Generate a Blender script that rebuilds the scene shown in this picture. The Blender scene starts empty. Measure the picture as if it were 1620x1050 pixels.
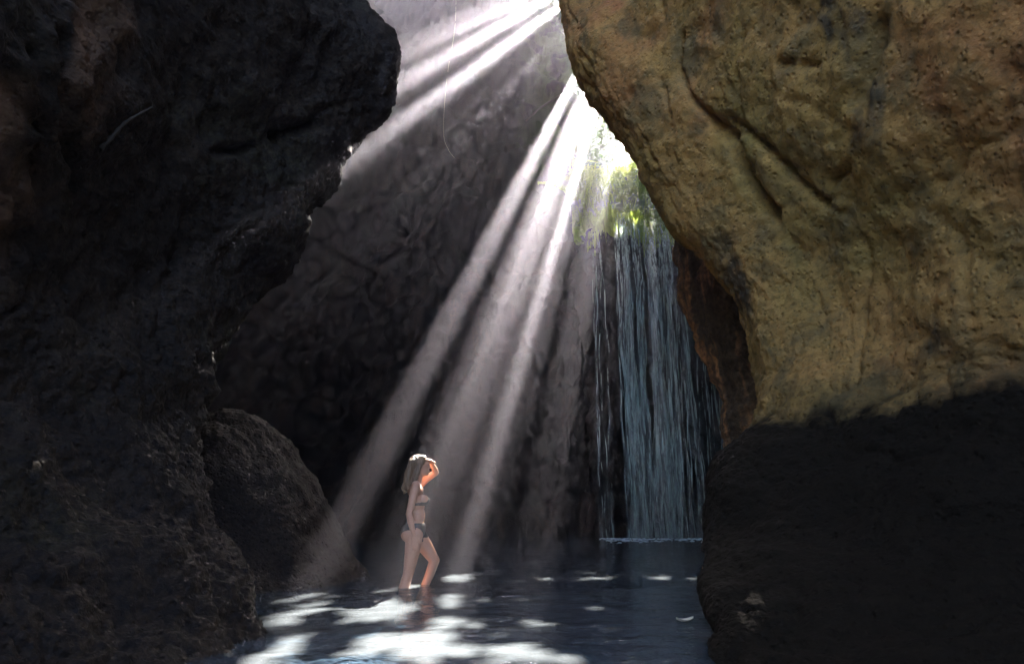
import bpy, bmesh, math, random
import numpy as np
from mathutils import Vector, Matrix
random.seed(4); rng = np.random.default_rng(7)
S = bpy.context.scene
R = math.radians

# ------------------------------------------------------------------ camera
CAM_H = 0.85
F_PX, CX, CY = 1080.0, 810.0, 525.0
PITCH = math.atan(267.0 / F_PX)
cam_d = bpy.data.cameras.new('camera'); cam_d.lens = 24.0; cam_d.sensor_width = 36.0
cam_d.clip_start = 0.05; cam_d.clip_end = 500.0
cam = bpy.data.objects.new('camera', cam_d); S.collection.objects.link(cam)
cam.location = (0, 0, CAM_H); cam.rotation_euler = (math.pi / 2 + PITCH, 0, 0)
S.camera = cam
def ray(px, py):
    a, b = (px - CX) / F_PX, (CY - py) / F_PX
    return np.array([a, math.cos(PITCH) - b * math.sin(PITCH), math.sin(PITCH) + b * math.cos(PITCH)])
def on_y(px, py, y):                 # point on the ray of a pixel, at distance y in front
    r = ray(px, py); return r * (y / r[1]) + np.array([0, 0, CAM_H])
def on_z(px, py, z=0.0):             # point on the ray of a pixel, at height z
    r = ray(px, py); return r * ((z - CAM_H) / r[2]) + np.array([0, 0, CAM_H])

# ------------------------------------------------------------------ sky, sun, exposure
SUN = ray(1020, -88); SUN /= np.linalg.norm(SUN)
EL, AZ = math.asin(SUN[2]), math.atan2(SUN[0], SUN[1])
W = bpy.data.worlds.new('World'); S.world = W; W.use_nodes = True
nt = W.node_tree; bg = nt.nodes['Background']
sky = nt.nodes.new('ShaderNodeTexSky'); sky.sky_type = 'NISHITA'; sky.sun_disc = False
sky.air_density = 0.7; sky.dust_density = 3.0; sky.ozone_density = 0.4; sky.sun_elevation = EL; sky.sun_rotation = AZ
nt.links.new(sky.outputs[0], bg.inputs[0]); bg.inputs[1].default_value = 0.05
sun_d = bpy.data.lights.new('sun', 'SUN'); sun_d.energy = 5.0; sun_d.angle = R(0.28); sun_d.color = (1.0, 0.93, 0.84)
sun = bpy.data.objects.new('sun', sun_d); S.collection.objects.link(sun)
sun.location = (0, 0, 40); sun.rotation_euler = Vector(SUN.tolist()).to_track_quat('Z', 'Y').to_euler()
S.view_settings.view_transform = 'Standard'; S.view_settings.look = 'None'
S.view_settings.gamma = 1.0; S.view_settings.use_curve_mapping = False
S.view_settings.exposure = 5.2
S.render.engine = 'CYCLES'
S.cycles.use_denoising = True
S.cycles.max_bounces = 6; S.cycles.diffuse_bounces = 3; S.cycles.glossy_bounces = 3
S.cycles.transparent_max_bounces = 24; S.cycles.volume_bounces = 0; S.cycles.transmission_bounces = 4

# ------------------------------------------------------------------ noise and mesh helpers
_perm = rng.permutation(256); _perm = np.concatenate([_perm, _perm, _perm])
_g = rng.normal(size=(256, 3)); _g /= np.linalg.norm(_g, axis=1)[:, None]
def perlin(p):
    p = np.asarray(p, float); i = np.floor(p).astype(int); f = p - i; i &= 255
    u = f * f * f * (f * (f * 6 - 15) + 10); out = 0
    for dx in (0, 1):
        for dy in (0, 1):
            for dz in (0, 1):
                h = _perm[_perm[_perm[(i[:, 0] + dx) & 255] + ((i[:, 1] + dy) & 255)] + ((i[:, 2] + dz) & 255)]
                g = _g[h]; d = f - np.array([dx, dy, dz])
                w = (u[:, 0] if dx else 1 - u[:, 0]) * (u[:, 1] if dy else 1 - u[:, 1]) * (u[:, 2] if dz else 1 - u[:, 2])
                out = out + w * (g * d).sum(1)
    return out * 1.5
def fbm(p, o=4, gain=0.5, ridged=False):
    p = np.asarray(p, float); s = 0; a = 1.0
    for k in range(o):
        n = perlin(p * 2.03 ** k + 17.3 * k)
        s = s + a * ((0.5 - np.abs(n)) if ridged else n); a *= gain
    return s
def cr_weights(n, K):                # Catmull-Rom weights, n samples over K control points
    t = np.linspace(0, K - 1, n); i = np.minimum(t.astype(int), K - 2); f = t - i
    Wt = np.zeros((n, K))
    b = [(-f + 2 * f**2 - f**3) / 2, (2 - 5 * f**2 + 3 * f**3) / 2, (f + 4 * f**2 - 3 * f**3) / 2, (-f**2 + f**3) / 2]
    for k in range(4):
        j = np.clip(i - 1 + k, 0, K - 1); np.add.at(Wt, (np.arange(n), j), b[k])
    return Wt
def loft(net, nv, nu):
    net = np.asarray(net, float)
    return np.einsum('vl,lkc,uk->vuc', cr_weights(nv, net.shape[0]), net, cr_weights(nu, net.shape[1]))
def grid_normals(G):
    a = np.gradient(G, axis=1); b = np.gradient(G, axis=0)
    n = np.cross(a, b); return n / (np.linalg.norm(n, axis=2, keepdims=True) + 1e-9)
def link(o, parent=None, kind=None, label=None, cat=None, group=None):
    S.collection.objects.link(o)
    if parent is not None: o.parent = parent
    if kind: o['kind'] = kind
    if label: o['label'] = label
    if cat: o['category'] = cat
    if group: o['group'] = group
    return o
def mesh_obj(name, V, Fc, mat, smooth=True, **kw):
    me = bpy.data.meshes.new(name); V = np.asarray(V, dtype=np.float32); Fc = np.asarray(Fc, dtype=np.int32)
    n, m = Fc.shape
    me.vertices.add(len(V)); me.vertices.foreach_set('co', V.ravel())
    me.loops.add(n * m); me.loops.foreach_set('vertex_index', Fc.ravel())
    me.polygons.add(n); me.polygons.foreach_set('loop_start', np.arange(0, n * m, m, dtype=np.int32))
    me.polygons.foreach_set('use_smooth', np.full(n, smooth))
    me.update(calc_edges=True); me.validate()
    if mat: me.materials.append(mat)
    return link(bpy.data.objects.new(name, me), **kw)
def grid_faces(nv, nu, wrap=False):
    v, u = np.meshgrid(np.arange(nv - 1), np.arange(nu if wrap else nu - 1), indexing='ij')
    a = v * nu + u; b = v * nu + (u + 1) % nu
    return np.stack([a, b, b + nu, a + nu], -1).reshape(-1, 4)
def empty(name, loc, **kw):
    o = bpy.data.objects.new(name, None); o.location = loc; o.empty_display_size = 0.2
    return link(o, **kw)

# ------------------------------------------------------------------ material helpers
class NT:
    def __init__(s, name):
        s.m = bpy.data.materials.new(name); s.m.use_nodes = True; s.t = s.m.node_tree
        for n in list(s.t.nodes): s.t.nodes.remove(n)
        s.out = s.n('ShaderNodeOutputMaterial'); s.co = s.n('ShaderNodeTexCoord').outputs['Object']
    def n(s, typ, **kw):
        x = s.t.nodes.new(typ)
        for k, v in kw.items(): setattr(x, k, v)
        return x
    def l(s, a, b): s.t.links.new(a, b)
    def set(s, inp, v):
        if hasattr(v, 'is_output'): s.l(v, inp)
        else: inp.default_value = v
    def mapping(s, scale, loc=(0, 0, 0), rot=(0, 0, 0), src=None):
        m = s.n('ShaderNodeMapping'); s.l(src or s.co, m.inputs[0])
        m.inputs['Scale'].default_value = scale if hasattr(scale, '__len__') else (scale,) * 3
        m.inputs['Location'].default_value = loc; m.inputs['Rotation'].default_value = rot
        return m.outputs[0]
    def noise(s, scale, detail=6, rough=0.6, dist=0.0, vec=None):
        detail = min(detail, 3.5)
        x = s.n('ShaderNodeTexNoise'); s.l(vec or s.co, x.inputs['Vector'])
        x.inputs['Scale'].default_value = scale; x.inputs['Detail'].default_value = detail
        x.inputs['Roughness'].default_value = rough; x.inputs['Distortion'].default_value = dist
        return x.outputs['Fac']
    def voro(s, scale, feature='F1', vec=None, out='Distance'):
        x = s.n('ShaderNodeTexVoronoi', feature=feature); s.l(vec or s.co, x.inputs['Vector'])
        x.inputs['Scale'].default_value = scale
        return x.outputs[out]
    def ramp(s, fac, stops):
        x = s.n('ShaderNodeValToRGB'); s.l(fac, x.inputs[0]); e = x.color_ramp.elements
        while len(e) < len(stops): e.new(0.5)
        for k, (p, c) in enumerate(stops):
            e[k].position = p; e[k].color = (*c, 1) if hasattr(c, '__len__') else (c, c, c, 1)
        return x.outputs[0]
    def mix(s, fac, a, b, mode='MIX'):
        x = s.n('ShaderNodeMix', data_type='RGBA', blend_type=mode)
        s.set(x.inputs[0], fac)
        s.set(x.inputs[6], a if hasattr(a, 'is_output') else (*a, 1)); s.set(x.inputs[7], b if hasattr(b, 'is_output') else (*b, 1))
        return x.outputs[2]
    def math(s, op, a, b=0.0, c=0.0):
        x = s.n('ShaderNodeMath', operation=op)
        s.set(x.inputs[0], a); s.set(x.inputs[1], b); s.set(x.inputs[2], c); return x.outputs[0]
    def xyz(s):
        x = s.n('ShaderNodeSeparateXYZ'); s.l(s.co, x.inputs[0]); return x.outputs
    def bump(s, h, strength, dist, prev=None):
        b = s.n('ShaderNodeBump'); b.inputs['Strength'].default_value = strength; b.inputs['Distance'].default_value = dist
        s.l(h, b.inputs['Height'])
        if prev: s.l(prev, b.inputs['Normal'])
        return b.outputs[0]
    def principled(s, col, rough=0.8, normal=None, **kw):
        p = s.n('ShaderNodeBsdfPrincipled'); s.set(p.inputs['Base Color'], col if hasattr(col, 'is_output') else (*col, 1))
        s.set(p.inputs['Roughness'], rough)
        if normal: s.l(normal, p.inputs['Normal'])
        for k, v in kw.items(): s.set(p.inputs[k.replace('_', ' ')], v)
        return p
    def done(s, sh):
        s.l(sh, s.out.inputs['Surface']); return s.m

def rock_bump(m, amp=1.0):
    a = m.noise(24, 4, 0.6); b = m.ramp(m.voro(17.0), [(0.0, 0.0), (0.35, 1.0)])
    n1 = m.bump(b, 0.6, 0.02 * amp)
    return m.bump(a, 0.7, 0.02 * amp, n1)
def mat_ochre():
    m = NT('ochre_rock'); z = m.xyz()
    big = m.noise(0.55, 4, 0.6, 0.6); mid = m.noise(2.0, 6, 0.65, 0.4); fine = m.noise(14, 5, 0.7)
    col = m.ramp(big, [(0.30, (0.32, 0.115, 0.045)), (0.45, (0.39, 0.205, 0.06)), (0.58, (0.33, 0.195, 0.055)), (0.72, (0.20, 0.15, 0.045))])
    col = m.mix(m.ramp(mid, [(0.34, 0.8), (0.50, 0.0)]), col, (0.15, 0.105, 0.045))
    col = m.mix(m.ramp(fine, [(0.35, 0.5), (0.55, 0.0)]), col, (0.09, 0.068, 0.03))
    speck = m.ramp(m.voro(21.0), [(0.10, 1.0), (0.2, 0.0)])
    col = m.mix(m.math('MULTIPLY', speck, 0.55), col, (0.02, 0.016, 0.01))
    # grey-black seeps
    seep = m.ramp(m.noise(0.9, 5, 0.6, 1.2, m.mapping((1, 1, 0.6), (3.1, 0.4, 1.7))), [(0.60, 0.0), (0.68, 0.8)])
    col = m.mix(seep, col, (0.028, 0.03, 0.027))
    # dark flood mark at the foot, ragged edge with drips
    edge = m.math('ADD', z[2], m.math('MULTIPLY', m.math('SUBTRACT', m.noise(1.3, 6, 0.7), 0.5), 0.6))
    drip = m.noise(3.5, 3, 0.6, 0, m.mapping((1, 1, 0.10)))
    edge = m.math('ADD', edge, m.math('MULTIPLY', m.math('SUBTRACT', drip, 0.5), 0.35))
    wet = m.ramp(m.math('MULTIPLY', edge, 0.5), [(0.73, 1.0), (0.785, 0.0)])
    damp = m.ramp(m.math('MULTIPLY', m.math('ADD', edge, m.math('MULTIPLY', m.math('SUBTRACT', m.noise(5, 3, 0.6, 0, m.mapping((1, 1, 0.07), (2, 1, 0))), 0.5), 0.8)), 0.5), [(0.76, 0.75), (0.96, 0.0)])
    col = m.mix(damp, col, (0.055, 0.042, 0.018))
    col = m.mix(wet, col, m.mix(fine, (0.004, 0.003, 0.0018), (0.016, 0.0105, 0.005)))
    return m.done(m.principled(col, 0.9, rock_bump(m, 1.2), Specular_IOR_Level=0.1).outputs[0])
def mat_dark():
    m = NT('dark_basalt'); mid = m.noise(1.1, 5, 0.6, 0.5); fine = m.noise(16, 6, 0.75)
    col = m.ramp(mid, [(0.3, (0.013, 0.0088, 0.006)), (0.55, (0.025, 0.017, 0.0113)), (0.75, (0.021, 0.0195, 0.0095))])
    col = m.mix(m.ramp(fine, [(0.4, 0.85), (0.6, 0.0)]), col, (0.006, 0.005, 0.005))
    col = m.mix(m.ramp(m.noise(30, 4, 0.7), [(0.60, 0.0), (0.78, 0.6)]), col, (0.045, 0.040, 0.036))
    z = m.xyz()
    # brown iron staining high on the wall, away from the nose
    st = m.math('MULTIPLY', m.ramp(m.noise(1.0, 4, 0.6, 0.6, m.mapping((1, 1, 0.35), (0.7, 0, 0))), [(0.36, 0.0), (0.52, 1.0)]),
                m.math('MULTIPLY', m.ramp(m.math('MULTIPLY', z[2], 0.2), [(0.36, 0.0), (0.55, 1.0)]), m.ramp(m.math('MULTIPLY', z[1], 0.2), [(0.66, 1.0), (0.86, 0.0)])))
    col = m.mix(m.math('MULTIPLY', st, 0.85), col, m.mix(fine, (0.13, 0.065, 0.035), (0.38, 0.21, 0.12)))
    return m.done(m.principled(col, 0.75, rock_bump(m, 1.8), Specular_IOR_Level=0.1).outputs[0])
def mat_back(name='mossy_tuff', k=1.0, warm=1.0):
    m = NT(name); z = m.xyz()
    streak = m.noise(1.6, 6, 0.65, 0.5, m.mapping((1, 1, 0.22))); fine = m.noise(9, 5, 0.7)
    col = m.ramp(streak, [(0.3, (0.03, 0.026, 0.02)), (0.5, (0.065, 0.055, 0.038)), (0.62, (0.26, 0.15, 0.07)), (0.75, (0.05, 0.06, 0.03))])
    col = m.mix(m.ramp(fine, [(0.4, 0.7), (0.6, 0.0)]), col, (0.02, 0.018, 0.015))
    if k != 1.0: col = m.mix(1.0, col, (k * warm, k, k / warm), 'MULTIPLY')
    moss = m.math('MULTIPLY', m.ramp(m.noise(1.2, 5, 0.65, 0.4, m.mapping((1, 1, 0.4))), [(0.38, 0.0), (0.52, 1.0)]),
                  m.math('MULTIPLY', m.ramp(m.math('MULTIPLY', z[2], 0.05), [(0.46, 0.0), (0.75, 0.8)]), m.ramp(m.math('MULTIPLY', z[0], 0.2), [(0.0, 0.1), (0.3, 1.0)])))
    col = m.mix(moss, col, m.mix(fine, (0.05, 0.07, 0.02), (0.12, 0.15, 0.035)))
    return m.done(m.principled(col, 0.85, rock_bump(m, 1.6), Specular_IOR_Level=0.12).outputs[0])
def mat_moss():
    m = NT('bright_moss'); f = m.noise(5, 6, 0.7); b = m.noise(0.8, 4, 0.6)
    col = m.mix(f, (0.18, 0.23, 0.02), (0.36, 0.42, 0.05)); col = m.mix(m.ramp(b, [(0.35, 1.0), (0.6, 0.0)]), col, (0.16, 0.17, 0.10))
    return m.done(m.principled(col, 0.9, m.bump(f, 0.9, 0.08)).outputs[0])
def mat_leaf(name, c, trans=0.45):
    m = NT(name); oi = m.n('ShaderNodeNewGeometry').outputs['Random Per Island']
    col = m.mix(oi, tuple(x * 0.7 for x in c), tuple(min(1, x * 1.35) for x in c))
    d = m.n('ShaderNodeBsdfDiffuse'); m.l(col, d.inputs[0]); t = m.n('ShaderNodeBsdfTranslucent'); m.l(col, t.inputs[0])
    x = m.n('ShaderNodeMixShader'); x.inputs[0].default_value = trans; m.l(d.outputs[0], x.inputs[1]); m.l(t.outputs[0], x.inputs[2])
    return m.done(x.outputs[0])
def mat_plain(name, c, rough=0.7, bump=0.0, scale=20, **kw):
    m = NT(name); f = m.noise(scale, 5, 0.65)
    col = m.mix(f, tuple(x * 0.65 for x in c), tuple(min(1, x * 1.3) for x in c))
    return m.done(m.principled(col, rough, m.bump(f, bump, 0.02) if bump else None, **kw).outputs[0])
def mat_water():
    m = NT('pool_water')
    w1 = m.noise(2.6, 4, 0.55, 0.6, m.mapping((1, 1.6, 1))); w2 = m.noise(9.0, 3, 0.5, 0.3, m.mapping((1, 1.5, 1)))
    nrm = m.bump(m.math('ADD', w1, m.math('MULTIPLY', w2, 0.4)), 0.26, 0.10)
    tr = m.n('ShaderNodeBsdfTransparent'); tr.inputs[0].default_value = (0.42, 0.57, 0.72, 1)
    df = m.n('ShaderNodeBsdfDiffuse'); df.inputs[0].default_value = (0.145, 0.165, 0.18, 1); m.l(nrm, df.inputs['Normal'])
    bx = m.n('ShaderNodeMixShader'); bx.inputs[0].default_value = 0.32; m.l(tr.outputs[0], bx.inputs[1]); m.l(df.outputs[0], bx.inputs[2])
    gl = m.n('ShaderNodeBsdfGlossy'); gl.inputs['Roughness'].default_value = 0.04; m.l(nrm, gl.inputs['Normal'])
    fr = m.n('ShaderNodeFresnel'); fr.inputs[0].default_value = 1.33; m.l(nrm, fr.inputs['Normal'])
    x = m.n('ShaderNodeMixShader'); m.l(fr.outputs[0], x.inputs[0]); m.l(bx.outputs[0], x.inputs[1]); m.l(gl.outputs[0], x.inputs[2])
    return m.done(x.outputs[0])
def mat_bed():
    m = NT('gravel_bed'); v = m.voro(14, out='Color'); p = m.xyz(); f = m.noise(1.3, 5, 0.6)
    peb = m.ramp(v, [(0.1, (0.07, 0.06, 0.05)), (0.5, (0.12, 0.10, 0.085)), (0.9, (0.19, 0.16, 0.135))])
    silt = m.mix(f, (0.003, 0.014, 0.026), (0.006, 0.024, 0.034))
    d = m.math('ADD', p[2], m.math('MULTIPLY', m.math('SUBTRACT', f, 0.5), 0.25))
    col = m.mix(m.ramp(m.math('MULTIPLY', d, -1.0), [(0.40, 0.0), (1.0, 1.0)]), peb, silt)
    return m.done(m.principled(col, 0.9, m.bump(m.voro(14), 0.6, 0.03)).outputs[0])
def mat_fall(name='falling_water', dens=1.0):
    m = NT(name)
    f = m.noise(3.0, 5, 0.65, 0.2, m.mapping((6, 6, 0.35))); g = m.noise(14.0, 3, 0.6, 0.0, m.mapping((5, 5, 0.25)))
    a = m.math('MULTIPLY', m.math('MULTIPLY', m.ramp(f, [(0.40, 0.02), (0.62, 0.85)]), m.ramp(g, [(0.3, 0.5), (0.6, 1.0)])), m.math('MULTIPLY', m.ramp(m.math('MULTIPLY', m.xyz()[2], 0.125), [(0.0, 0.55), (0.95, 1.0)]), dens))
    d = m.n('ShaderNodeBsdfDiffuse'); d.inputs[0].default_value = (0.78, 0.89, 0.80, 1)
    t = m.n('ShaderNodeBsdfTranslucent'); t.inputs[0].default_value = (0.78, 0.89, 0.80, 1)
    x = m.n('ShaderNodeMixShader'); x.inputs[0].default_value = 0.5; m.l(d.outputs[0], x.inputs[1]); m.l(t.outputs[0], x.inputs[2])
    gl = m.n('ShaderNodeBsdfGlossy'); gl.inputs['Roughness'].default_value = 0.15
    x2 = m.n('ShaderNodeMixShader'); x2.inputs[0].default_value = 0.12; m.l(x.outputs[0], x2.inputs[1]); m.l(gl.outputs[0], x2.inputs[2])
    tr = m.n('ShaderNodeBsdfTransparent'); y = m.n('ShaderNodeMixShader')
    m.l(a, y.inputs[0]); m.l(tr.outputs[0], y.inputs[1]); m.l(x2.outputs[0], y.inputs[2])
    return m.done(y.outputs[0])

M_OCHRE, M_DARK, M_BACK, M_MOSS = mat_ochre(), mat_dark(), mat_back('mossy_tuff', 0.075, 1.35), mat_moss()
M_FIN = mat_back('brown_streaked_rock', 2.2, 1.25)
M_WATER, M_BED, M_FALL, M_VEIL = mat_water(), mat_bed(), mat_fall('falling_water', 0.95), mat_fall('water_veil_spray', 0.28)
M_CANOPY = mat_leaf('canopy_leaf', (0.06, 0.10, 0.025), 0.35)
M_GRASS = mat_leaf('bright_fern', (0.30, 0.36, 0.06), 0.55)
M_BARK = mat_plain('bark', (0.09, 0.07, 0.05), 0.9, 0.8, 12)
M_FOAM = mat_plain('foam', (0.75, 0.82, 0.82), 0.8)

# ------------------------------------------------------------------ the gorge walls
def rock_sheet(name, net, nv, nu, mat, amp=(0.28, 0.10, 0.035), freq=(0.55, 1.9, 8.0), flip=1.0, crack=0.0, carve=()):
    G = loft(net, nv, nu); N = grid_normals(G) * flip; p = G.reshape(-1, 3)
    d = amp[0] * fbm(p * freq[0] + 3.7, 3) + amp[1] * fbm(p * freq[1] + 9.1, 4, 0.55)
    r = -fbm(p * freq[2], 3, 0.6, ridged=True); d = d + amp[2] * (r + 0.5)
    if crack: d = d - crack * np.clip(1 - np.abs(fbm(p * np.array([0.9, 0.9, 0.5]) + 40, 3)) / 0.07, 0, 1)
    V = p + N.reshape(-1, 3) * d[:, None]
    if carve:                                        # clefts: their course read off the photograph, cut into this wall
        q = V - [0, 0, CAM_H]; dp = q[:, 1] * math.cos(PITCH) + q[:, 2] * math.sin(PITCH); upv = -q[:, 1] * math.sin(PITCH) + q[:, 2] * math.cos(PITCH)
        ok = dp > .5; dd_ = np.where(ok, dp, 1e9); U = np.stack([CX + F_PX * q[:, 0] / dd_, CY - F_PX * upv / dd_], 1)
        Nn = N.reshape(-1, 3); wob = .35 * fbm(V * 7 + 11, 3)
        for pts, depth, width in carve:
            P3 = []
            for c in pts:
                e = np.hypot(U[:, 0] - c[0], U[:, 1] - c[1]); cand = np.where(ok & (e < 6))[0]
                if len(cand): P3.append(V[cand[np.argmin(dp[cand])]])
            best = np.full(len(V), 9.0)
            for a, b in zip(P3[:-1], P3[1:]):
                ab = b - a; t = np.clip(((V - a) @ ab) / (ab @ ab + 1e-9), 0, 1); best = np.minimum(best, np.linalg.norm(V - a - t[:, None] * ab, axis=1))
            V = V - Nn * (depth * np.exp(-(best / (width * (1 + wob))) ** 2))[:, None]
    return mesh_obj(name, V, grid_faces(nv, nu), mat, kind='structure')

# left wall: its outline from the photograph, each point at its own distance
LEFT = [(430, -330, 8.2), (502, -150, 8.0), (555, 0, 7.6), (604, 45, 7.4), (623, 95, 7.2), (619, 145, 7.1), (572, 195, 7.0), (542, 248, 6.9), (500, 312, 6.8), (460, 380, 6.6), (386, 455, 6.4), (336, 530, 6.1), (307, 600, 5.8), (282, 665, 5.6), (302, 730, 5.4), (331, 800, 5.2), (362, 860, 5.0), (382, 925, 4.8), (392, 985, 4.6), (404, 1060, 4.4)]
net = []
for zt, xo in ((14.0, -4.6), (11.5, -4.0)):
    net.append([(-10, -9, zt - 4), (-7.5, -4, zt - 3), (-6.8, -1, zt - 2), (-5.8, 2, zt - 1), (xo - .4, 4.2, zt), (xo + .2, 6.2, zt), (xo + .6, 8.4, zt), (xo - .2, 9.6, zt), (-7.5, 10.4, zt), (-14, 11, zt)])
for px, py, y in LEFT:
    n = on_y(px, py, y); x, z = n[0], n[2]; s = 0.45 * (x + 1.8)
    foot = max(0.0, 0.9 - z) * 0.75 - 0.55 * math.exp(-((z - 1.5) / .6) ** 2) + 0.25 * math.exp(-((z - 3.2) / .8) ** 2)
    net.append([(-7, -9, z), (-4.4 + s, -4, z), (-3.6 + s + foot, -1, z), (-3.15 + s + foot, 1.4, z), (-2.75 + s + foot, 3.0, z), ((x - 2.75 + s) / 2 - .12, y - 1.35, z),
                (x, y, z), (x - .45, y + .85, z), (x - 2.2, y + 1.6, z), (-12, y + 2, z)])
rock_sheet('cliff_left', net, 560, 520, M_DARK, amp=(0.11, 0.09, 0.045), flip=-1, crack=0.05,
           carve=[([(435, 216), (470, 206), (512, 195)], .22, .06), ([(350, 235), (385, 240), (405, 230)], .15, .05), ([(105, 60), (112, 170), (125, 300)], .15, .05), ([(60, 90), (70, 200), (62, 290)], .12, .04)])

# right wall
RIGHT = [(834, -330, 8.0), (868, -150, 7.6), (898, 0, 7.2), (901, 70, 7.0), (936, 135, 6.9), (981, 195, 6.8), (1022, 262, 6.7), (1069, 335, 6.6), (1121, 405, 6.5), (1164, 462, 6.4), (1198, 530, 6.3), (1222, 600, 6.2), (1228, 650, 6.0), (1194, 692, 5.8), (1157, 728, 5.6), (1123, 775, 5.4), (1117, 850, 5.1), (1132, 930, 4.3), (1158, 1000, 3.8), (1156, 1060, 3.45)]
net = []
for zt, xo in ((14.0, 0.6), (11.5, 0.3)):
    net.append([(9, -9, zt - 4), (5.5, -5, zt - 3), (4.2, -2, zt - 2), (3.2, 1, zt - 1), (xo + 1.2, 3.6, zt), (xo + .5, 6.0, zt), (xo + .1, 8.2, zt), (xo + .9, 9.4, zt), (5, 10.2, zt), (13, 11, zt)])
for px, py, y in RIGHT:
    n = on_y(px, py, y); x, z = n[0], n[2]; s = 0.5 * (x - 1.9) if z > 1.6 else 0.0
    cut = 0.35 * max(0.0, min(1.0, (1.75 - z) / 0.3))
    net.append([(7.5, -9, z), (4.7 + s + cut, -4, z), (3.7 + s + cut, -.8, z), (3.25 + s + cut, 1.6, z), (2.95 + s + cut, 3.2, z), ((x + 2.9 + s) / 2 + .1, y - 1.2, z),
                (x, y, z), (x + .5, y + .8, z), (x + 2.6, y + 1.4, z), (11, y + 2, z)])
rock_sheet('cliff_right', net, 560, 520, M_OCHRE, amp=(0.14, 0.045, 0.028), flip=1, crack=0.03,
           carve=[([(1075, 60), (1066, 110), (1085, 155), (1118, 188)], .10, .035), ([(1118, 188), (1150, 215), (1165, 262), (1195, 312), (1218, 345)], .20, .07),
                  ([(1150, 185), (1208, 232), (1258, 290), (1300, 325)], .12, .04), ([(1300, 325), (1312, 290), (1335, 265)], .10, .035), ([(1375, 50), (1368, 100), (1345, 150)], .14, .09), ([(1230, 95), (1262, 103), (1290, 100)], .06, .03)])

# dark fin of rock standing behind the right wall
FIN = [(1075, 300, 9.6), (1085, 352, 9.5), (1092, 400, 9.4), (1095, 455, 9.3), (1116, 530, 9.2), (1152, 600, 9.1), (1164, 655, 9.0), (1170, 700, 9.0), (1157, 760, 8.9), (1147, 860, 8.8), (1122, 930, 8.8)]
net = []
for px, py, y in FIN:
    n = on_y(px, py, y); x, z = n[0], n[2]
    net.append([(x + 3, y - 2.0, z), (x + 1.3, y - 1.6, z), (x + .55, y - .9, z), (x, y, z), (x + .35, y + .9, z), (x + 3, y + 1.8, z)])
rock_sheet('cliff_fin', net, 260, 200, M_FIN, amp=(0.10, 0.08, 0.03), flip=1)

# far wall left of the falls: leans back with height
def back_y(x, z): return 17.0 + 0.50 * z + 0.25 * max(0, -x - 3) + 0.3 * max(0, z - 18)
net = []
for z in (-1.5, 0, 2, 4, 6, 8, 10.5, 13, 16, 19, 22, 25, 29, 34, 40, 47):
    row = []
    for x in (-18, -13, -9.5, -7.2, -5.2, -3.6, -2, -.6, .8, 1.8):
        e = 0.0
        if -8 < x < -4.5: e = 1.6 * math.exp(-((z - 4.5) / 4) ** 2)      # recess
        if -4.5 <= x <= -2: e = -0.5
        row.append((x, back_y(x, z) + e, z))
    xr = 2.05 + 0.028 * z
    row.append((xr, back_y(0, z) + .5, z)); row.append((xr + .1, back_y(0, z) + 2.0, z)); row.append((xr - .6, back_y(0, z) + 7, z))
    net.append(row)
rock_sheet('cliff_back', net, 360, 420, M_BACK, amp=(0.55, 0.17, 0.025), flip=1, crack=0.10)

# rock face under the waterfall; right of it an unseen wall added for shade
LIP_Z = on_y(985, 362, 17.2)[2]
net = []
for z in (-1.5, 0, 1.5, 3, 4.5, 6, 7, LIP_Z - .25, LIP_Z, LIP_Z + .15, LIP_Z + .35):
    back = 0.0 if z < LIP_Z - .1 else (0.35 if z < LIP_Z + .1 else (2.0 if z < LIP_Z + .3 else 5.0))
    row = [(1.3, 24.5, z), (2.0, 20.5, z), (2.1, 18.6, z)]
    for x in (2.15, 2.5, 3.0, 3.8, 4.6, 5.4, 6.2, 7.0):
        row.append((x, 17.5 + .12 * math.sin(x * 2.2) + back - .25 * math.sin(max(0, z) / LIP_Z * 3.1), z))
    net.append(row)
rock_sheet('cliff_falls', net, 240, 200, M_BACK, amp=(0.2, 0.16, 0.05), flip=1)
net = []
for z in (-1.5, 2, 6, 10, 14, 18, 22, 26, 30):
    net.append([(5.4 + .05 * z, 17.0, z), (6.2 + .03 * z, 16.4, z), (8, 15.5, z), (10.5, 13.5, z), (11.5, 10.5, z), (10.5, 7, z)])
rock_sheet('added_cliff_right', net, 120, 120, M_BACK, amp=(0.3, 0.15, 0.05), flip=1)
net = [[(-9.5, 6.5, z), (-9.2 - .05 * z, 10, z), (-9.4 - .05 * z, 14, z), (-9.5, 18.5 + .3 * z, z), (-8, 24 + .4 * z, z)] for z in (-1.5, 2, 6, 10, 14, 18, 22, 26, 30)]
rock_sheet('added_cliff_left', net, 120, 120, M_BACK, amp=(0.3, 0.15, 0.05), flip=1)  # unseen wall added to close the left side against skylight
# unseen wall added behind the camera to hold back low skylight
net = [[(-12, -8.5, z), (-4, -8, z), (0, -8.4, z), (4, -8, z), (12, -8.5, z)] for z in (-1.5, 1, 2.5, 3.5, 4.2)]
rock_sheet('added_cliff_rear', net, 90, 120, M_DARK, amp=(0.4, 0.2, 0.05), flip=-1)

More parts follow.
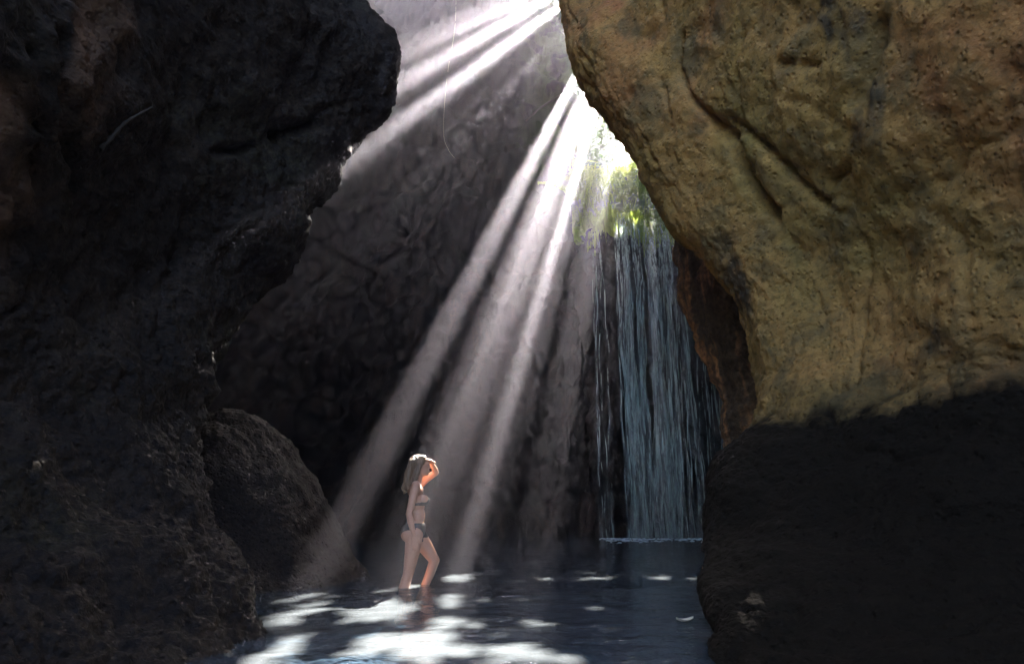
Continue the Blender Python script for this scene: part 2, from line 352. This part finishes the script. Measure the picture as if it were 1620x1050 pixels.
# stream bank above the falls and the hillside it comes from
net = []
for y, z in ((18.2, LIP_Z - .05), (19.6, LIP_Z + .8), (21, LIP_Z + 2.6), (23, LIP_Z + 4.3), (27, LIP_Z + 5.6), (33, LIP_Z + 7.6), (42, LIP_Z + 11.5), (60, LIP_Z + 16)):
    hl = 0.0 if y < 30 else 1.0
    net.append([(2.15 - 8 * hl - (1.2 if y > 22.5 else .3), y, z + 5 * hl), (2.2 - 2.2 * hl - (.7 if y > 22.5 else .15), y, z + 1.6 * hl), (2.4 - .4 * hl, y, z + .3), (2.9, y, z), (4.0, y, z + .1), (5.2, y, z + .8), (6.5, y, z + 2.6), (12, y, z + 7)])
bank = rock_sheet('hillside', net, 220, 200, M_MOSS, amp=(0.25, 0.15, 0.06), flip=1)

# ------------------------------------------------------------------ pool
xs, ys = np.linspace(-14, 14, 260), np.linspace(-9, 21, 280)
X, Y = np.meshgrid(xs, ys); P0 = np.stack([X, Y, 0 * X], -1).reshape(-1, 3)
deep = np.clip((P0[:, 0] + 0.2 + (P0[:, 1] - 5) * 0.10) / 2.6, 0, 1) ; deep2 = np.clip((P0[:, 1] - 7.0) / 2.0, 0, 1)
dd = np.maximum(deep, deep2)
P0[:, 2] = -0.33 - 0.85 * dd * dd * (3 - 2 * dd) + 0.06 * fbm(P0 * 0.9, 3) + 0.03 * fbm(P0 * 4, 3)
mesh_obj('pool_bed', P0, grid_faces(280, 260), M_BED, kind='structure')
xs, ys = np.linspace(-14, 14, 420), np.concatenate([np.linspace(-9, 2, 40), np.linspace(2.1, 21, 420)])
X, Y = np.meshgrid(xs, ys); P0 = np.stack([X, Y, 0 * X], -1).reshape(-1, 3)
P0[:, 2] = 0.012 * fbm(P0 * np.array([1.6, 2.6, 1]), 3)
lx, ly = on_z(655, 927)[:2]; dl = np.hypot(P0[:, 0] - lx, (P0[:, 1] - ly))
P0[:, 2] += .007 * np.sin(dl * 19) * np.exp(-dl / .55)                                    # rings round the wader's legs
df_ = np.hypot((P0[:, 0] - 3.7) * .5, P0[:, 1] - 16.7); P0[:, 2] += .006 * np.sin(df_ * 9 + 2 * fbm(P0 * .8, 2)) * np.exp(-df_ / 3.0)   # ripples from the falls
mesh_obj('water', P0, grid_faces(len(ys), len(xs)), M_WATER, kind='structure')

#@@OBJECTS@@
# ------------------------------------------------------------------ boulder at the foot of the left wall
def ring_rock(name, rings, nv, nu, mat, amp, **kw):
    nodes = []
    for (cx, cy, z, rx, ry) in rings:
        nodes.append([(cx + rx * math.cos(a), cy + ry * math.sin(a), z) for a in np.linspace(0, 2 * math.pi, 17)[:-1]])
    net = np.array(nodes, float); net = np.concatenate([net, net[:, :1]], 1)
    G = loft(net, nv, nu + 1)[:, :-1]; N = grid_normals(G); p = G.reshape(-1, 3)
    d = amp[0] * fbm(p * 0.9 + 5, 3) + amp[1] * fbm(p * 3, 4) + amp[2] * (.5 - fbm(p * 11, 3, 0.6, True))
    return mesh_obj(name, p + N.reshape(-1, 3) * d[:, None], grid_faces(nv, nu, True), mat, **kw)
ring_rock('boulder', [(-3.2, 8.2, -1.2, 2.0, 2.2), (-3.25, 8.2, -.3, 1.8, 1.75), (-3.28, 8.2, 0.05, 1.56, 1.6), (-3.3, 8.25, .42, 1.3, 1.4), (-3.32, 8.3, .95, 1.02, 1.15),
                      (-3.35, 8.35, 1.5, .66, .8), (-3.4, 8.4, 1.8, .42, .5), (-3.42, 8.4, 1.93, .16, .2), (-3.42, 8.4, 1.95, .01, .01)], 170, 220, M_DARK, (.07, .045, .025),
          label='rounded dark mossy boulder at the foot of the left cliff in the water', cat='boulder')

# ------------------------------------------------------------------ waterfall
wf = empty('waterfall', (3.7, 17.0, 0), label='thin veil waterfall of many white strands pouring over the lip into the pool', cat='waterfall')
def strand(x, w, z0, z1, jump, k):
    n, m = 40, 8; t = np.linspace(0, 1, n)
    z = z0 + (z1 - z0) * t; r = np.random.default_rng(k)
    y = 17.18 - jump * (1 - (1 - np.minimum(1, t * 4)) ** 2) - 0.25 * t
    cx = x + 0.05 * np.sin(t * r.uniform(3, 9) + r.uniform(0, 6)) + 0.02 * np.sin(t * 31 + r.uniform(0, 6)) + r.uniform(-.1, .1) * t
    for _ in range(2): cx = cx + r.uniform(-.05, .05) * (t > r.uniform(.1, .8))
    ww = w * (0.55 + 0.65 * t) * (1 + 0.35 * np.sin(t * r.uniform(10, 30) + r.uniform(0, 6))) + .004
    ww[0] *= .4
    a = np.linspace(0, 2 * math.pi, m, endpoint=False)
    V = np.stack([cx[:, None] + ww[:, None] * np.cos(a), y[:, None] + .3 * ww[:, None] * np.sin(a), np.repeat(z[:, None], m, 1)], -1).reshape(-1, 3)
    V -= np.array([3.7, 17.0, 0])
    mesh_obj('water_strand', V, grid_faces(n, m, True), M_FALL, parent=wf)
for k in range(84):
    px = rng.choice([948, 985, 996, 1008, 1032, 1046, 1060, 1078, 1098, 1122], p=[.08, .14, .12, .12, .12, .12, .12, .08, .06, .04]) + rng.normal() * 4.5
    x = (px - 810) / 1080 * 17.75
    strand(x, rng.choice([.008, .016, .03, .06], p=[.35, .35, .2, .1]), LIP_Z + .10 + .22 * math.sin((px - 950) / 22) + rng.uniform(-.12, .2), -0.02, rng.uniform(.12, .55), k)
for k, (px, w_) in enumerate([(992, .22), (1015, .26), (1040, .24), (1062, .2), (1090, .22), (1120, .2)]):
    n, m_ = 40, 14; t = np.linspace(0, 1, n)[:, None]; a = np.linspace(0, 2 * math.pi, m_, endpoint=False)[None]
    x = (px - 810) / 1080 * 17.75; ww = w_ * (.7 + .5 * t)
    V = np.stack([x + ww * np.cos(a) + .03 * np.sin(t * 7 + k), 16.92 - .3 * np.minimum(1, t * 4) - .1 * t + .06 * np.sin(a) + .03 * np.sin(a * 5 + k) + 0 * t, LIP_Z + .12 - (LIP_Z + .13) * t + 0 * a], -1).reshape(-1, 3) - [3.7, 17, 0]
    mesh_obj('water_veil', V, grid_faces(n, m_, True), M_VEIL, parent=wf)
m = bmesh.new()
for k in range(520):
    x, y, r = 3.7 + 1.5 * math.sin(rng.uniform(-1.5, 1.5)) + .1 * rng.normal(), 16.65 - abs(rng.normal()) * .7, rng.uniform(.006, .04)
    bmesh.ops.create_icosphere(m, subdivisions=1, radius=r, matrix=Matrix.Translation((x, y, 0.0)) @ Matrix.Diagonal((1.6, 1, .45, 1)))
me = bpy.data.meshes.new('foam_line'); m.to_mesh(me); m.free(); me.materials.append(M_FOAM); [setattr(p, 'use_smooth', True) for p in me.polygons]
link(bpy.data.objects.new('foam_line', me), kind='stuff', label='white foam where the falls meet the pool', cat='foam')

# ------------------------------------------------------------------ forest on the rim: its gaps let the sun shafts through
def ground_of(p): p = np.asarray(p, float); return p[..., :2] - p[..., 2:3] * (SUN[:2] / SUN[2])
GAPS = []                                          # (centre on the water plane, half sizes)
VPX, VPY = 1020.0, -88.0                           # where the shafts converge: the sun
for x500, w, rows in [(714, 9, [(1032, 30), (970, 18), (938, 7)]), (788, 6, [(1016, 20), (966, 17), (942, 7)]), (812, 5, [(1032, 9), (1008, 9), (966, 12), (927, 5)]),
                      (846, 9, [(1038, 16), (1010, 16), (984, 9), (950, 8), (914, 5)]), (872, 3, [(1030, 12), (985, 7)]), (926, 7, [(1034, 26), (986, 7)]),
                      (898, 3, [(1032, 12), (1000, 7)])]:
    for y, ry in rows:
        k = (y - VPY) / (500 - VPY); px = VPX + (x500 - VPX) * k; c = on_z(px, y)
        GAPS.append((c[:2], (1.1 * abs(on_z(px + w * k, y)[0] - c[0]), 1.2 * (on_z(px, y - ry)[1] - on_z(px, y + ry)[1]) / 2)))
GAPS.append((np.array([-1.20, 5.9]), (.13, .55)))
GAPS.append((ground_of(on_y(3, 985, 3.0)), (.09, .06)))
for px, py, w in [(633, 90, 13), (629, 130, 17), (606, 204, 14), (588, 230, 7), (568, 258, 7), (548, 284, 4), (476, 388, 3), (612, 27, 5), (629, 62, 6), (620, 165, 4)]:
    for y in (7.8, 8.7, 9.6): GAPS.append((ground_of(on_y(px, py, y)), (w * .0085, w * .0085)))
def open_sky(g, m=0.0):
    o = np.zeros(len(g), bool)
    for c, (a, b) in GAPS: o |= ((g[:, 0] - c[0]) / (a + .06 + m)) ** 2 + ((g[:, 1] - c[1]) / (b + .10 + m)) ** 2 < 1
    return o
def tube(path, radii, m=8):
    path = np.asarray(path, float); n = len(path); d = np.gradient(path, axis=0); d /= np.linalg.norm(d, axis=1)[:, None] + 1e-9
    a0 = np.cross(d, [0.31, 0.92, 0.17]); a0 /= np.linalg.norm(a0, axis=1)[:, None]; b0 = np.cross(d, a0)
    a = np.linspace(0, 2 * math.pi, m, endpoint=False); r = np.asarray(radii)[:, None, None]
    V = path[:, None] + r * (np.cos(a)[None, :, None] * a0[:, None] + np.sin(a)[None, :, None] * b0[:, None])
    return V.reshape(-1, 3), grid_faces(n, m, True)
def leaves(P, size):
    n = len(P); a = rng.normal(size=(n, 3)); a /= np.linalg.norm(a, axis=1)[:, None]
    up = SUN + rng.normal(size=(n, 3)) * .45; b = np.cross(up, a); b /= np.linalg.norm(b, axis=1)[:, None]; a = np.cross(b, up); a /= np.linalg.norm(a, axis=1)[:, None]
    s = (size * rng.uniform(.7, 1.3, n))[:, None]
    V = np.stack([P - a * s, P - b * s * .42, P + a * s, P + b * s * .42], 1).reshape(-1, 3)
    return V, np.arange(4 * n).reshape(-1, 4)
SH = SUN / SUN[2]
TREES = [(-11, 2.5, 'unseen tree added farthest left to shade the mist'), (-5.2, 2.5, 'leaning rim tree with its crown over the left end of the gorge'), (-1.6, 2.5, 'broad rim tree with a gappy crown above the sun shafts'),  # the leftmost is an unseen extra, added to keep sun off the mist
         (2.2, 2.5, 'dense rim tree hanging over the hidden back of the right cliff'), (6.2, 2.5, 'tall rim tree farthest right above the falls')]
Gx, Gy = rng.uniform(-15, 8.5, 90000), rng.uniform(-7.0, 15.5, 90000)
Gc = np.stack([Gx, Gy], 1); keep = ~open_sky(Gc)
keep &= (Gy < 9.5) | (rng.random(len(Gy)) < np.where(Gx < .8, .5, .06))
keep &= ~((Gx > .2) & (Gx < 3.8) & (Gy > 8.0) & (Gy < 9.6)) | (rng.random(len(Gy)) < .2)   # thinner over the stream
Gc = Gc[keep]; hh = 18.6 + .9 * fbm(np.concatenate([Gc * .4, 0 * Gc[:, :1]], 1), 2) + rng.uniform(-.5, .5, len(Gc))
PL = np.concatenate([Gc, 0 * Gc[:, :1]], 1) + SH * hh[:, None]
hh += np.where((Gc[:, 0] < -1.6) & (Gc[:, 1] > 0.55), 9.0, 0.0)          # crowns lifted out of view to shade the mist at the back
hh += np.where((Gc[:, 0] < -5.5) & (Gc[:, 1] > 1.0), 12.0, 0.0)
PL = np.concatenate([Gc, 0 * Gc[:, :1]], 1) + SH * hh[:, None]
own = np.argmin(np.abs(Gc[:, :1] - np.array([t[0] for t in TREES])[None]) , axis=1)
for k, (gx, gy, lab) in enumerate(TREES):
    sel = PL[own == k]; top = sel.mean(0); base = np.array([top[0] + .8, top[1] + 10.5, 18.5])
    t = empty('forest_tree', base, label=lab, cat='tree', group='trees on the gorge rim')
    V, Fc = leaves(sel, .19); mesh_obj('crown', V - base, Fc, M_CANOPY, smooth=False, parent=t)
    s = np.linspace(0, 1, 14)[:, None]; bend = np.stack([.5 * np.sin(s[:, 0] * 3), 1.2 * np.sin(s[:, 0] * math.pi), 0 * s[:, 0]], 1)
    V, Fc = tube(base + (np.array([top[0], top[1] + 7.5, top[2] - .5]) - base) * s + bend - [0, 0, 1.2] * (1 - s), .34 - .2 * s[:, 0]); mesh_obj('trunk', V - base, Fc, M_BARK, parent=t)

# unseen crowns added to keep skylight out of the back of the gorge
for lab, cx, cy, rx, ry, bx, by in [('unseen wide tree added to keep skylight off the back wall', -4.5, 18, 8.0, 16, -11, 22), ('unseen tree added to keep skylight from the space above the falls', 6.5, 17, 7.5, 15, 11, 18)]:
    n = 30000; r_ = np.sqrt(rng.random(n)); a = rng.uniform(0, 2 * math.pi, n)
    P = np.stack([cx + rx * r_ * np.cos(a), cy + ry * r_ * np.sin(a), rng.uniform(-1.0, 1.0, n)], 1)
    P[:, 2] += np.maximum(18.6, 3.2 + .95 * P[:, 1])
    P = P[~open_sky(ground_of(P), .25) & (ground_of(P)[:, 1] < 6.5)]
    base = np.array([bx, by, 14.0]); t = empty('forest_tree', base, label=lab, cat='tree', group='trees on the gorge rim')
    V, Fc = leaves(P, .34); mesh_obj('crown', V - base, Fc, M_CANOPY, smooth=False, parent=t)
    s = np.linspace(0, 1, 14)[:, None]; V, Fc = tube(base + (np.array([cx + (bx - cx) * .45, cy + (by - cy) * .45, 19.0]) - base) * s + np.stack([0 * s[:, 0], 0 * s[:, 0], .9 * np.sin(s[:, 0] * 3.1)], 1), .36 - .22 * s[:, 0])
    mesh_obj('trunk', V - base, Fc, M_BARK, parent=t)

# ------------------------------------------------------------------ bright ferns and grass on the bank above the falls
from mathutils.bvhtree import BVHTree
def bvh(o): return BVHTree.FromPolygons([v.co for v in o.data.vertices], [p.vertices for p in o.data.polygons])
bk = bvh(bank); Vs, Fs, c = [], [], 0
for k in range(5200):
    x, y = rng.uniform(2.1, 6.2), 18.0 + 15 * rng.random() ** 1.5
    h = bk.ray_cast(Vector((x, y, 40)), Vector((0, 0, -1)))
    if h[0] is None: continue
    p = np.array(h[0]); L = rng.uniform(.25, .7); a = rng.uniform(0, 6.28); d = np.array([math.cos(a), math.sin(a) - .5, 0]) * L * .6
    sd = np.array([-math.sin(a), math.cos(a), 0]) * rng.uniform(.012, .03)
    mid = p + d * .5 + [0, 0, L * .6]; tip = p + d * 1.2 + [0, 0, L * .45]
    Vs += [p - sd, p + sd, mid + sd, mid - sd, tip + sd * .2, tip - sd * .2]; Fs += [[c, c + 1, c + 2, c + 3], [c + 3, c + 2, c + 4, c + 5]]; c += 6
for k in range(1500):                               # tufts hanging over the lip
    x = rng.uniform(2.1, 5.3); p = np.array([x, 17.3 + rng.uniform(-.15, .7), LIP_Z + .10 + .26 * math.sin(x * 2.7) + .18 * math.sin(x * 7.9) + rng.uniform(-.25, .2)])
    if math.sin(x * 5.1) + .5 * math.sin(x * 11) > .75: continue
    L = rng.uniform(.12, .4) * (2.2 if rng.random() < .12 else 1); a = rng.uniform(-.6, .6); d = np.array([math.sin(a), -math.cos(a), 0]) * L * .5; sd = np.array([1, 0, 0]) * rng.uniform(.01, .028)
    mid = p + d * .7 + [0, 0, L * .15]; tip = p + d + [0, 0, -L * .7]
    Vs += [p - sd, p + sd, mid + sd, mid - sd, tip + sd * .2, tip - sd * .2]; Fs += [[c, c + 1, c + 2, c + 3], [c + 3, c + 2, c + 4, c + 5]]; c += 6
mesh_obj('bank_grass', Vs, Fs, M_GRASS, smooth=False, kind='stuff', label='sunlit green grass and ferns covering the bank above the falls', cat='grass')

# ------------------------------------------------------------------ hanging vines, roots, floating leaf
M_VINE = mat_plain('dry_vine', (0.30, 0.28, 0.18), 0.8)
def face(px, py, o, off):
    r = Vector(ray(px, py).tolist()).normalized(); h = bv[o.name].ray_cast(Vector((0, 0, CAM_H)), r)
    return np.array(h[0] - r * off) if h[0] else on_y(px, py, 16)
bv = {n: bvh(bpy.data.objects[n]) for n in ('cliff_back', 'cliff_left')}
def smooth_path(pts, n): return np.einsum('vk,kc->vc', cr_weights(n, len(pts)), np.array(pts))
for lab, pts, r in [('long pale vine hanging through the upper light shafts', [(722, -30), (720, 40), (709, 110), (703, 170), (702, 215), (710, 238), (719, 250)], .011)]:
    P = smooth_path([face(px, py, bpy.data.objects['cliff_back'], .35) for px, py in pts], 40); b = P[-1].copy()
    V, Fc = tube(P - b, np.linspace(r, r * .4, 40), 6); o = mesh_obj('hanging_vine', V, Fc, M_VINE, label=lab, cat='vine'); o.location = b
P = smooth_path([face(px, py, bpy.data.objects['cliff_left'], .02) for px, py in [(158, 236), (178, 216), (196, 196), (214, 184), (240, 170)]], 24); b = P[0].copy()
V, Fc = tube(P - b, np.linspace(.018, .005, 24) * (1 + .25 * np.sin(np.arange(24) * 1.7)), 8)
o = mesh_obj('tree_root', V, Fc, mat_plain('grey_root', (.028, .023, .018), .9), label='short pale root clinging to the upper left cliff', cat='root'); o.location = b
P = smooth_path([face(px, py, bpy.data.objects['cliff_back'], .1) for px, py in [(893, 148), (872, 160), (850, 175), (832, 192)]], 24); b = P[0].copy()
V, Fc = tube(P - b, np.linspace(.06, .03, 24), 8)
o = mesh_obj('tree_root', V, Fc, M_BARK, label='dark root slanting across the back wall below the moss', cat='root'); o.location = b
# pale leaf on the water at the right
lp = on_z(1084, 987); t = np.linspace(-1, 1, 15)
wv = .03 * (1 - t ** 2) ** .7; V = []
for a, w_ in zip(t, wv):
    for q in (-1, 0, 1): V.append((a * .07, q * w_, .012 + .018 * a * a + .012 * abs(q)))
V = np.array(V); V2 = V.copy(); V2[:, 2] -= .003
o = mesh_obj('floating_leaf', np.concatenate([V, V2]), np.concatenate([grid_faces(15, 3), grid_faces(15, 3)[:, ::-1] + 45]), mat_plain('pale_leaf', (.7, .66, .5), .5),
             label='small pale leaf floating on the dark water near the right cliff', cat='leaf'); o.location = lp + [0, 0, .01]; o.rotation_euler.z = .3

# ------------------------------------------------------------------ the woman in the water
def cap_mesh(bm, p0, r0, p1, r1, n=14):
    p0, p1 = np.array(p0, float), np.array(p1, float); d = p1 - p0; L = np.linalg.norm(d); d /= L
    path, rad = [], []
    for k in range(5): a = math.pi / 2 * (1 - k / 5); path.append(p0 - d * r0 * math.sin(a)); rad.append(max(r0 * math.cos(a), 1e-4))
    for k in range(7): s = k / 6; path.append(p0 + d * L * s); rad.append(r0 + (r1 - r0) * s)
    for k in range(5): a = math.pi / 2 * (k + 1) / 5; path.append(p1 + d * r1 * math.sin(a)); rad.append(max(r1 * math.cos(a), 1e-4))
    V, Fc = tube(path, rad, n); vs = [bm.verts.new(v) for v in V]
    for f in Fc: bm.faces.new([vs[i] for i in f])
    bm.faces.new(vs[:n][::-1]); bm.faces.new(vs[-n:])
def chain(bm, *pr):
    for (a, ra), (b, rb) in zip(pr[:-1], pr[1:]): cap_mesh(bm, a, ra, b, rb)
def ell(bm, c, r, rot=(0, 0, 0)):
    from mathutils import Euler
    bmesh.ops.create_icosphere(bm, subdivisions=3, radius=1, matrix=Matrix.Translation(c) @ Euler(rot).to_matrix().to_4x4() @ Matrix.Diagonal((*r, 1)))
def remeshed(bm, name, voxel, smooth):
    bmesh.ops.recalc_face_normals(bm, faces=bm.faces)
    me = bpy.data.meshes.new(name); bm.to_mesh(me); bm.free(); o = bpy.data.objects.new(name, me); S.collection.objects.link(o)
    r = o.modifiers.new('r', 'REMESH'); r.mode = 'VOXEL'; r.voxel_size = voxel; r.use_smooth_shade = True
    sm = o.modifiers.new('s', 'SMOOTH'); sm.iterations = smooth; sm.factor = .5
    dg = bpy.context.evaluated_depsgraph_get(); dg.update(); ev = bpy.data.meshes.new_from_object(o.evaluated_get(dg))
    bpy.data.objects.remove(o); [setattr(p, 'use_smooth', True) for p in ev.polygons]; ev.name = name
    return ev
def hand(bm, wrist, d, up, side, curl):      # d along the fingers, up towards the thumb edge, side = palm facing
    wrist, d, up, side = (np.array(v, float) for v in (wrist, d, up, side))
    palm = wrist + d * .045
    for q in (-.024, -.008, .008, .024): chain(bm, (wrist + up * q * .6, .015), (wrist + d * .085 + up * q, .0115))
    for q, L in ((-.028, .055), (-.0095, .068), (.0095, .074), (.028, .066)):
        a = wrist + d * .088 + up * q; e = d + side * curl; e /= np.linalg.norm(e); b = a + e * L * .5
        e2 = d + side * curl * 2.4; e2 /= np.linalg.norm(e2); chain(bm, (a, .0092), (b, .0085), (b + e2 * L * .5, .007))
    a = wrist + d * .025 + up * .02; b = a + (d * .6 + up * .75) * .038; chain(bm, (a, .013), (b, .0105), (b + (d * .95 + up * .15 + side * .2) * .04, .0085))
bm = bmesh.new()
ell(bm, (-.005, 0, .925), (.105, .158, .115)); ell(bm, (-.07, -.07, .885), (.085, .085, .095)); ell(bm, (-.07, .07, .885), (.085, .085, .095))
ell(bm, (.01, 0, 1.06), (.082, .118, .12)); ell(bm, (.0, 0, 1.20), (.092, .130, .14)); ell(bm, (-.015, 0, 1.31), (.085, .150, .085))
ell(bm, (.075, -.062, 1.215), (.055, .058, .056)); ell(bm, (.075, .062, 1.215), (.055, .058, .056))
chain(bm, ((-.015, -.10, 1.375), .045), ((-.015, -.165, 1.355), .05)); chain(bm, ((-.01, .10, 1.375), .045), ((.0, .165, 1.365), .05))
chain(bm, ((-.02, 0, 1.34), .058), ((.0, 0, 1.42), .047), ((.018, 0, 1.50), .045))
ell(bm, (.022, 0, 1.578), (.095, .074, .098)); ell(bm, (.062, 0, 1.532), (.058, .056, .068)); ell(bm, (.098, 0, 1.492), (.024, .026, .022))
chain(bm, ((.112, 0, 1.585), .010), ((.131, 0, 1.556), .012)); ell(bm, (.115, 0, 1.523), (.012, .024, .010)); ell(bm, (.110, 0, 1.600), (.012, .045, .010))
ell(bm, (.018, -.074, 1.565), (.018, .008, .030)); ell(bm, (.018, .074, 1.565), (.018, .008, .030))
# near leg, straight; far leg stepping forward
chain(bm, ((-.015, -.085, .87), .092), ((-.03, -.088, .70), .078), ((-.065, -.088, .485), .054), ((-.10, -.088, .36), .054), ((-.13, -.088, .10), .034))
chain(bm, ((-.15, -.088, .05), .036), ((-.03, -.092, .035), .030), ((.06, -.096, .028), .022))
chain(bm, ((.01, .085, .87), .092), ((.10, .09, .75), .080), ((.205, .095, .605), .055), ((.16, .10, .47), .050), ((.055, .105, .22), .033))
chain(bm, ((.035, .105, .17), .034), ((.11, .105, .12), .028), ((.19, .105, .09), .020))
# arms
chain(bm, ((-.015, -.172, 1.352), .047), ((-.05, -.198, 1.20), .040), ((-.075, -.212, 1.085), .034), ((-.055, -.216, 1.0), .034), ((-.02, -.212, .875), .022))
hand(bm, (-.018, -.212, .868), (.14, .05, -.99), (.97, -.15, .14), (.1, 1, 0), .22)
chain(bm, ((.0, .172, 1.36), .047), ((.10, .19, 1.445), .040), ((.195, .19, 1.51), .034), ((.185, .14, 1.54), .033), ((.150, .055, 1.598), .022))
hand(bm, (.148, .05, 1.602), (-.30, -.90, .32), (.90, -.30, -.10), (-.2, .1, -.97), .15)
body = remeshed(bm, 'person', .0058, 3)
mS = NT('skin'); ns = mS.noise(6, 4, .6)
M_SKIN = mS.done(mS.principled(mS.mix(ns, (.45, .205, .115), (.56, .285, .175)), .5, Subsurface_Weight=.05, Subsurface_Scale=.01).outputs[0])
body.materials.append(M_SKIN)
fp = on_z(655, 927); who = bpy.data.objects.new('person', body); who.location = (fp[0], fp[1], -.36); who.rotation_euler.z = R(8)
link(who, label='person with long light brown hair in a dark bikini wading knee deep, hand raised', cat='person')
def shell(name, test, off, mat):
    bm = bmesh.new(); bm.from_mesh(body); bm.normal_update()
    bmesh.ops.delete(bm, geom=[f for f in bm.faces if not test(f.calc_center_median())], context='FACES')
    nv = [(v, v.normal.copy()) for v in bm.verts]
    for v, n in nv: v.co += n * off
    r = bmesh.ops.solidify(bm, geom=bm.faces[:], thickness=off * .9)
    me = bpy.data.meshes.new(name); bm.to_mesh(me); bm.free(); me.materials.append(mat); [setattr(p, 'use_smooth', True) for p in me.polygons]
    link(bpy.data.objects.new(name, me), parent=who)
M_SUIT = mat_plain('dark_swimsuit', (.012, .009, .007), .7); M_TOP = mat_plain('olive_swimsuit', (.05, .032, .018), .7, 0, 30)
shell('bikini_bottom', lambda c: abs(c.y) < .19 and c.x < .14 and ((.945 < c.z < .985) or (.80 < c.z <= .95 and abs(c.y) < (c.z - .80) * (1.0 if c.x > 0 else 1.15) + .012 and (c.z > .84 or abs(c.x) < .08))) and not (c.y < -.18), .004, M_SUIT)
shell('bikini_top', lambda c: abs(c.y) < .142 and ((1.165 < c.z < 1.19) or (c.x > .04 and 1.165 < c.z < 1.262 and abs(abs(c.y) - .062) < .012 + (1.262 - c.z) * .6) or (c.x > -.02 and 1.25 < c.z < 1.40 and abs(abs(c.y) - .062 + (c.z - 1.26) * .1) < .008)), .004, M_TOP)
bm = bmesh.new()
ell(bm, (-.005, 0, 1.592), (.098, .086, .098)); ell(bm, (-.035, 0, 1.56), (.075, .088, .09))
chain(bm, ((.045, -.052, 1.645), .036), ((.02, -.078, 1.58), .026), ((-.01, -.085, 1.50), .030), ((-.035, -.09, 1.40), .03), ((-.05, -.095, 1.30), .016))
chain(bm, ((.045, .052, 1.645), .036), ((.02, .078, 1.58), .026), ((-.02, .085, 1.48), .030), ((-.06, .08, 1.36), .024))
for y in (-.06, -.02, .02, .06):
    chain(bm, ((-.05, y, 1.60), .050), ((-.085, y, 1.50), .045), ((-.105, y * 1.1, 1.40), .042), ((-.118 + .02 * math.sin(y * 60), y * 1.2, 1.34), .03), ((-.135, y * 1.2, 1.27 + abs(y)), .012))
hm = remeshed(bm, 'hair', .006, 3)
co = np.zeros(len(hm.vertices) * 3, np.float32); nn = co.copy(); hm.vertices.foreach_get('co', co); hm.vertices.foreach_get('normal', nn)
co = co.reshape(-1, 3); nn = nn.reshape(-1, 3); g = perlin(np.stack([np.arctan2(co[:, 1], co[:, 0] + .03) * 9, co[:, 2] * 7 + 3, co[:, 0] * 12], 1))
hm.vertices.foreach_set('co', (co + nn * (g * .013)[:, None]).astype(np.float32).ravel())
mh = NT('light_brown_hair'); hn = mh.noise(30, 4, .7, .3, mh.mapping((1, 1, .15)))
hm.materials.append(mh.done(mh.principled(mh.mix(hn, (.065, .034, .015), (.21, .12, .058)), .45, mh.bump(hn, .8, .01)).outputs[0]))
link(bpy.data.objects.new('hair', hm), parent=who)

# ------------------------------------------------------------------ mist in the gorge
bm = bmesh.new(); bmesh.ops.create_cube(bm, size=1.0, matrix=Matrix.Translation((0, 26, 14)) @ Matrix.Diagonal((64, 74, 36, 1)))
me = bpy.data.meshes.new('haze'); bm.to_mesh(me); bm.free()
mz = NT('mist'); pv = mz.n('ShaderNodeVolumePrincipled'); pv.inputs['Color'].default_value = (.90, .86, 1.0, 1)
pv.inputs['Density'].default_value = 0.0044; pv.inputs['Anisotropy'].default_value = 0.77
mz.l(pv.outputs[0], mz.out.inputs['Volume']); me.materials.append(mz.m)
link(bpy.data.objects.new('haze', me), kind='stuff', label='pale mist filling the gorge and catching the sun shafts', cat='mist')
